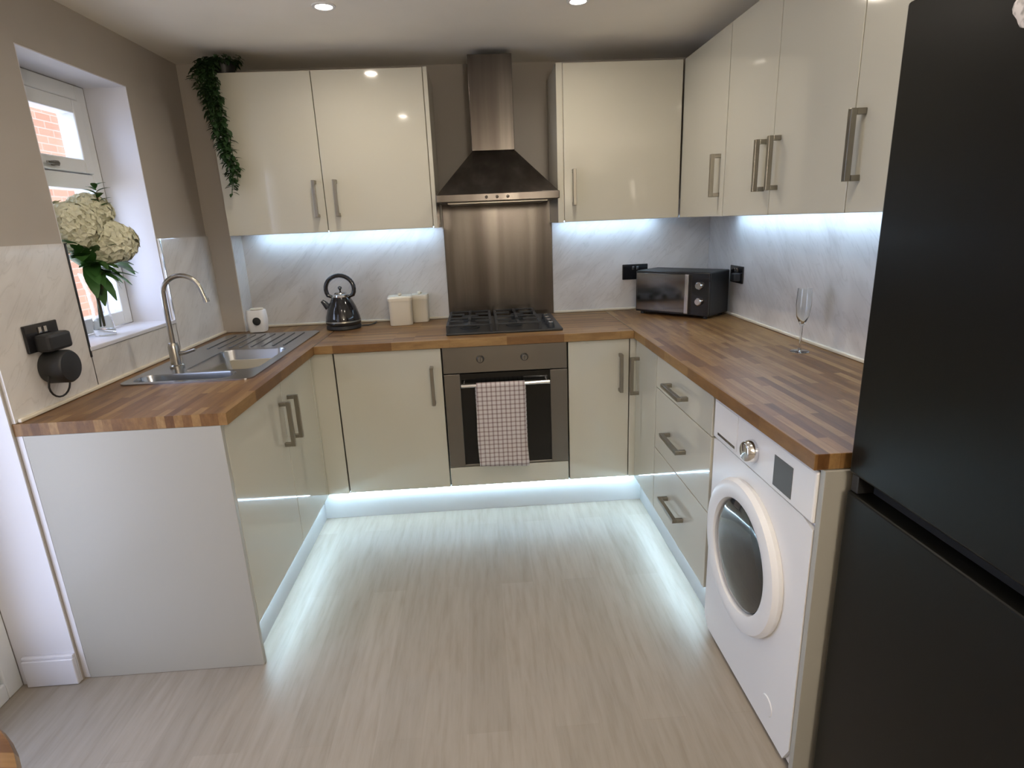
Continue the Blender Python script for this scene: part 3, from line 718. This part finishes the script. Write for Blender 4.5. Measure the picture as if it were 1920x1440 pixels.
for z in (WT+.170, WT+.090):
    k = obj('knob', lathe(nb(), [(.020, -.0003), (.019, -.016), (.015, -.020)], (.378, 0, z), 24, 'y', mx=TM), M['bright'], u, smooth=True)
for x, y in ((.03, .03), (tw-.03, .03), (.03, td-.03), (tw-.03, td-.03)):
    obj('foot', lathe(nb(), [(.012, WT+.0005), (.012, th0-.0003)], (x, y, 0), 12, mx=TM), M['blackmat'], u)

# double sockets on the splashbacks, half hidden by the toaster oven
def socket(label, face, c, z, dark=True, wd=.146, plug=None):
    ax = {'y': (c, YB-.0108, z), 'x-': (W-.0108, c, z), 'x+': (.0108, c, z)}[face]
    u = thing('wall_socket', label, 'socket', ax, None)
    def B(u0, u1, v0, v1, d0, d1):
        if face == 'y': return bx(nb(), c+u0, c+u1, YB-.0108-d1, YB-.0108-d0, z+v0, z+v1)
        if face == 'x-': return bx(nb(), W-.0108-d1, W-.0108-d0, c+u0, c+u1, z+v0, z+v1)
        return bx(nb(), .0108+d0, .0108+d1, c+u0, c+u1, z+v0, z+v1)
    h = wd/2
    obj('plate', B(-h, h, -.043, .043, .0002, .009), M['black'], u, .003)
    for s_ in (-1, 1):
        obj('switch', B(s_*.012-.006, s_*.012+.006, .012, .032, .0092, .013), M['bright'], u, .001)
    return u, B
socket('black socket on the back wall, just left of the toaster oven', 'y', 2.297, 1.125)
uu, B = socket('black socket on the right wall, right of the toaster oven', 'x-', -.36, 1.125)
obj('plug', B(-.062, -.018, -.030, .010, .0095, .045), M['blackmat'], uu, .006)
uu, B = socket('black double socket on the left wall beside the window', 'x+', -1.405, 1.140)
# round black device plugged in under it
u = thing('plug_in_device', 'round black device plugged into the left wall socket, cable looping below', 'device', (.05, -1.40, 1.05))
obj('plug_block', bx(nb(), .0205, .070, -1.455, -1.350, 1.095, 1.150), M['blackmat'], u, .010)
obj('drum', lathe(nb(), [(.050, .0125), (.053, .018), (.053, .075), (.048, .082), (.030, .084)], (0, -1.405, 1.040), 36, 'x'), M['blackmat'], u, smooth=True)
cp_ = [(.04, -1.455, 1.02)]
for k in range(11):
    a = PI+PI*k/10; cp_.append((.035, -1.410+.048*math.cos(a), .985+.042*math.sin(a)))
cp_.append((.04, -1.362, 1.01)); obj('cable', tube(nb(), cp_, .003, 8), M['blackmat'], u, smooth=True)

# champagne flute on the right worktop
gx, gy = 2.607, -1.205
o = obj('champagne_flute', lathe(nb(), [(.001, WT+.0008), (.034, WT+.0008), (.034, WT+.003), (.006, WT+.006), (.004, WT+.02), (.004, WT+.095), (.010, WT+.108), (.022, WT+.135), (.027, WT+.18), (.025, WT+.240), (.0238, WT+.240), (.0256, WT+.18), (.0205, WT+.137), (.008, WT+.112), (.001, WT+.108)], (gx, gy, 0), 32, caps=False), M['glass'], smooth=True)
tag(o, 'empty clear champagne flute standing on the right worktop', 'glass')

# ------------------------------------------------------------------ window sill: vase and flowers
vx, vy, vz = -.085, -.935, WZ0+.0165
prof = [(.001, vz+.0005), (.036, vz+.0005), (.037, vz+.02), (.030, vz+.10), (.034, vz+.18), (.047, vz+.245), (.0445, vz+.245), (.031, vz+.18), (.027, vz+.10), (.033, vz+.025), (.001, vz+.022)]
o = obj('glass_vase', lathe(nb(), prof, (vx, vy, 0), 36, caps=False), M['glass'], smooth=True)
tag(o, 'clear glass vase on the window sill holding white flowers', 'vase')
random.seed(4)
def leaf(b, base, d, length, width, curl=.3, up_=Vector((0, 0, 1))):
    d = d.normalized(); side = d.cross(up_)
    if side.length < .01: side = Vector((1, 0, 0))
    side.normalize(); nrm = side.cross(d).normalized(); rows = []
    for k in range(6):
        t = k/5; wd = width*math.sin(PI*min(1, t*.92+.06))**.8*.5
        p = base+d*length*t-nrm*curl*length*t*t
        rows.append((b.verts.new(p-side*wd+nrm*wd*.25), b.verts.new(p), b.verts.new(p+side*wd+nrm*wd*.25)))
    for a, c in zip(rows, rows[1:]): b.faces.new((a[0], a[1], c[1], c[0])); b.faces.new((a[1], a[2], c[2], c[1]))
def flower(label, head, rx, rz, nfl, leaves):
    u = thing('flower', label, 'flower', (vx, vy, vz+.03))
    hd = Vector(head); b = nb()
    s0 = Vector((vx+random.uniform(-.012, .012), vy+random.uniform(-.012, .012), vz+.035)); nk = Vector((vx, vy, vz+.24))+(hd-Vector((vx, vy, vz+.24)))*.12
    nk = Vector((vx+max(-.02, min(.02, nk.x-vx)), vy+max(-.02, min(.02, nk.y-vy)), vz+.24))
    tube(b, [s0, (s0+nk)/2, nk, nk+(hd-nk)*.6, hd], .0035, 8); obj('stem', b, M['stem'], u, smooth=True)
    b = nb()
    for i in range(nfl):
        zz = 1-2*(i+.5)/nfl; a = i*2.39996; rr = math.sqrt(1-zz*zz)
        n_ = Vector((rr*math.cos(a), rr*math.sin(a), zz))
        p = hd+Vector((n_.x*rx, n_.y*rx*1.15, n_.z*rz))*random.uniform(.86, 1.04)
        tg = n_.cross(Vector((.3, .2, 1))).normalized(); bt = n_.cross(tg)
        rot = random.uniform(0, PI); L = rx*.26
        cc = b.verts.new(p-n_*.003)
        for q in range(5):
            an = rot+q*2*PI/5; e1 = math.cos(an)*tg+math.sin(an)*bt; e2_ = math.cos(an+PI/2)*tg+math.sin(an+PI/2)*bt
            v1 = b.verts.new(p+e1*L*.6-e2_*L*.42+n_*.003); v2 = b.verts.new(p+e1*L*1.05+n_*.001*random.uniform(-3, 4)); v3 = b.verts.new(p+e1*L*.6+e2_*L*.42+n_*.003)
            b.faces.new((cc, v1, v2, v3))
    obj('flower_head', b, M['petal'], u)
    b = nb(); lathe(b, [(rx*.2, -rz*.8), (rx*.72, -rz*.5), (rx*.86, 0), (rx*.66, rz*.55), (rx*.2, rz*.82)], head, 20); obj('flower_core', b, M['petal'], u, smooth=True)
    for (q, dr3, L, wd) in leaves + [(random.uniform(-.05, .3), (random.uniform(-.2, .8), random.uniform(-1, 1), random.uniform(-.6, .9)), random.uniform(.09, .15), random.uniform(.035, .055)) for _ in range(12)]:
        b = nb(); leaf(b, nk+(hd-nk)*q, Vector(dr3), L, wd); obj('leaf', b, M['leaf2'], u, smooth=True)
flower('broad white flower head lowest in the vase, towards the tap', (-.06, -.855, 1.415), .108, .078, 230, [(.2, (.1, .9, .25), .17, .075), (.35, (.35, .6, .1), .13, .06), (.1, (.3, .2, .5), .11, .05), (.5, (.1, .95, -.12), .19, .06)])
flower('white flower head on the left side of the vase, against the window', (-.095, -.985, 1.475), .098, .088, 190, [(.25, (.1, -.9, .45), .17, .07), (.4, (.3, -.5, .1), .13, .06), (.1, (.3, -.3, .5), .12, .05), (.2, (.2, -.8, .9), .18, .06)])
flower('white flower head at the back of the vase, partly hidden by the others', (-.085, -.865, 1.53), .075, .070, 130, [(.15, (.2, .1, .6), .13, .06), (.3, (.2, -.1, .6), .13, .06)])
u = thing('greenery_sprig', 'thin brown and green sprig rising above the white flowers', 'plant', (vx, vy, vz+.04))
b = nb(); pts = [(vx+.004, vy, vz+.04), (vx+.002, vy+.005, vz+.25), (-.035, -.90, 1.45), (-.03, -.885, 1.60)]; tube(b, pts, .003, 8); obj('stem', b, M['twig'], u, smooth=True)
b = nb()
for k in range(12):
    a = k*2.4; leaf(b, Vector((-.031, -.887, 1.545+.007*k)), Vector((math.cos(a), math.sin(a), .7)), .05, .022)
obj('leaves', b, M['leaf2'], u, smooth=True)

# ------------------------------------------------------------------ trailing plant on the wall cabinet
u = thing('trailing_plant', 'dark green trailing plant hanging off the left end of the wall cabinet', 'plant', (.285, -.25, ZT))
obj('pot', lathe(nb(), [(.035, ZT+.0005), (.045, ZT+.004), (.052, ZT+.055), (.048, ZT+.055), (.044, ZT+.045)], (.285, -.262, 0), 28), M['blackmat'], u, smooth=True)
stems = nb(); lv = nb(); random.seed(11)
paths = []
for (xe, ze, x0_) in ((.282, 1.60, .25), (.298, 1.63, .29), (.325, 1.70, .27), (.255, 1.80, .23), (.275, 1.74, .26), (.302, 1.66, .265), (.29, 1.72, .28), (.265, 1.78, .245), (.28, 1.82, .27), (.22, 1.98, .215), (.235, 1.93, .225), (.275, 1.68, .25), (.20, 2.02, .20), (.25, 1.86, .255), (.262, 1.9, .265)):
    y0_ = -.352-random.uniform(0, .03)
    pp = [Vector((.285, -.262, ZT+.058)), Vector((x0_, -.315, ZT+.050+random.uniform(0, .02))), Vector((x0_-.01, y0_, ZT+.01))]
    nseg = max(3, int((ZT-ze)/.05))
    for k in range(1, nseg+1):
        t = k/nseg; pp.append(Vector((x0_-.01+(xe-x0_+.01)*t+random.uniform(-.012, .012), y0_+random.uniform(-.012, .006), ZT+.01-(ZT+.01-ze)*t)))
    tube(stems, pp, .0018, 6)
    for a, c in zip(pp[1:], pp[2:]):
        m_ = max(1, int((c-a).length/.007))
        for k in range(m_):
            p = a.lerp(c, k/m_); th = random.uniform(-PI, 0) if p.z > ZT-.02 else random.uniform(-PI*1.02, .02)
            d_ = Vector((math.cos(th), math.sin(th)*.8, random.uniform(-.7, .3)))
            leaf(lv, p, d_, random.uniform(.024, .042), random.uniform(.015, .023), .3)
for k in range(170):   # crown over the pot
    a = random.uniform(0, 2*PI); r_ = random.uniform(.0, .085)
    p = Vector((.283+r_*math.cos(a)*1.05, -.275+r_*math.sin(a)*.75, ZT+.058+random.uniform(-.012, .018)))
    leaf(lv, p, Vector((math.cos(a), math.sin(a), random.uniform(-.5, .12))), random.uniform(.02, .034), .018, .4)
obj('stems', stems, M['stem'], u, smooth=True); obj('leaves', lv, M['leaf'], u, smooth=True)

# ------------------------------------------------------------------ ceiling downlights
def downlight(x, y, label, group=None):
    u = thing('downlight', label, 'ceiling light', (x, y, ZC), group)
    obj('bezel', lathe(nb(), [(.043, ZC-.0003), (.043, ZC-.004), (.034, ZC-.006), (.031, ZC-.0045), (.031, ZC-.0003)], (x, y, 0), 36, caps=False), M['white'], u, smooth=True)
    obj('lens', lathe(nb(), [(.030, ZC-.0003), (.030, ZC-.003), (.026, ZC-.0042)], (x, y, 0), 32), M['lamp'], u, smooth=True)
    l = bpy.data.lights.new('downlight_bulb', 'AREA'); l.shape = 'DISK'; l.size = .052; l.energy = LAMP_W; l.color = (1, .89, .75); l.spread = math.radians(165)
    q = bpy.data.objects.new('bulb', l); C.objects.link(q); q.location = (0, 0, -.006); q.parent = u
downlight(.888, -.826, 'lit ceiling downlight above the sink side of the kitchen')
downlight(1.836, -.818, 'lit ceiling downlight nearer the right wall cabinets')
for x in (.90, 1.84):  # unseen downlights added for soft light; nearer row set by a door highlight
    for y in (-2.12, -4.6):
        downlight(x, y, 'added unseen ceiling downlight %s, %s' % ('overhead between the two worktop ends' if y > -3 else 'at the far dining end behind the camera', 'garden door side' if x < 1.2 else 'fridge side'))

u = thing('fill_pendant', 'unseen white globe pendant lamp added for soft fill light, behind the camera', 'ceiling light', (1.75, -4.1, ZC))  # no such lamp in view; added to lift the soft room light
obj('ceiling_rose', lathe(nb(), [(.05, ZC-.0005), (.05, ZC-.02), (.02, ZC-.03)], (1.75, -4.1, 0), 24), M['white'], u, smooth=True)
obj('flex', tube(nb(), [(1.75, -4.1, ZC-.03), (1.75, -4.1, 1.84)], .003, 8), M['white'], u)
b = nb(); bmesh.ops.create_uvsphere(b, u_segments=32, v_segments=20, radius=.12, matrix=Matrix.Translation((1.75, -4.1, 1.72)))
obj('lamp_shade', b, M['globe'], u, smooth=True)

# ------------------------------------------------------------------ table by the garden door, only its edge in view
tcx, tcy = .472, -2.880
u = thing('dining_table', 'brown round wooden table edge in the lower left corner', 'table', (tcx, tcy, 0))
obj('tabletop', lathe(nb(), [(.345, .722), (.362, .728), (.365, .740), (.361, .749), (.345, .752)], (tcx, tcy, 0), 72), M['tablewood'], u, smooth=True)
obj('pedestal', lathe(nb(), [(.06, .04), (.045, .10), (.035, .35), (.045, .66), (.10, .7215)], (tcx, tcy, 0), 32), M['tablewood'], u, smooth=True)
obj('base', lathe(nb(), [(.21, .0005), (.21, .018), (.10, .038), (.062, .0398)], (tcx, tcy, 0), 40), M['tablewood'], u, smooth=True)
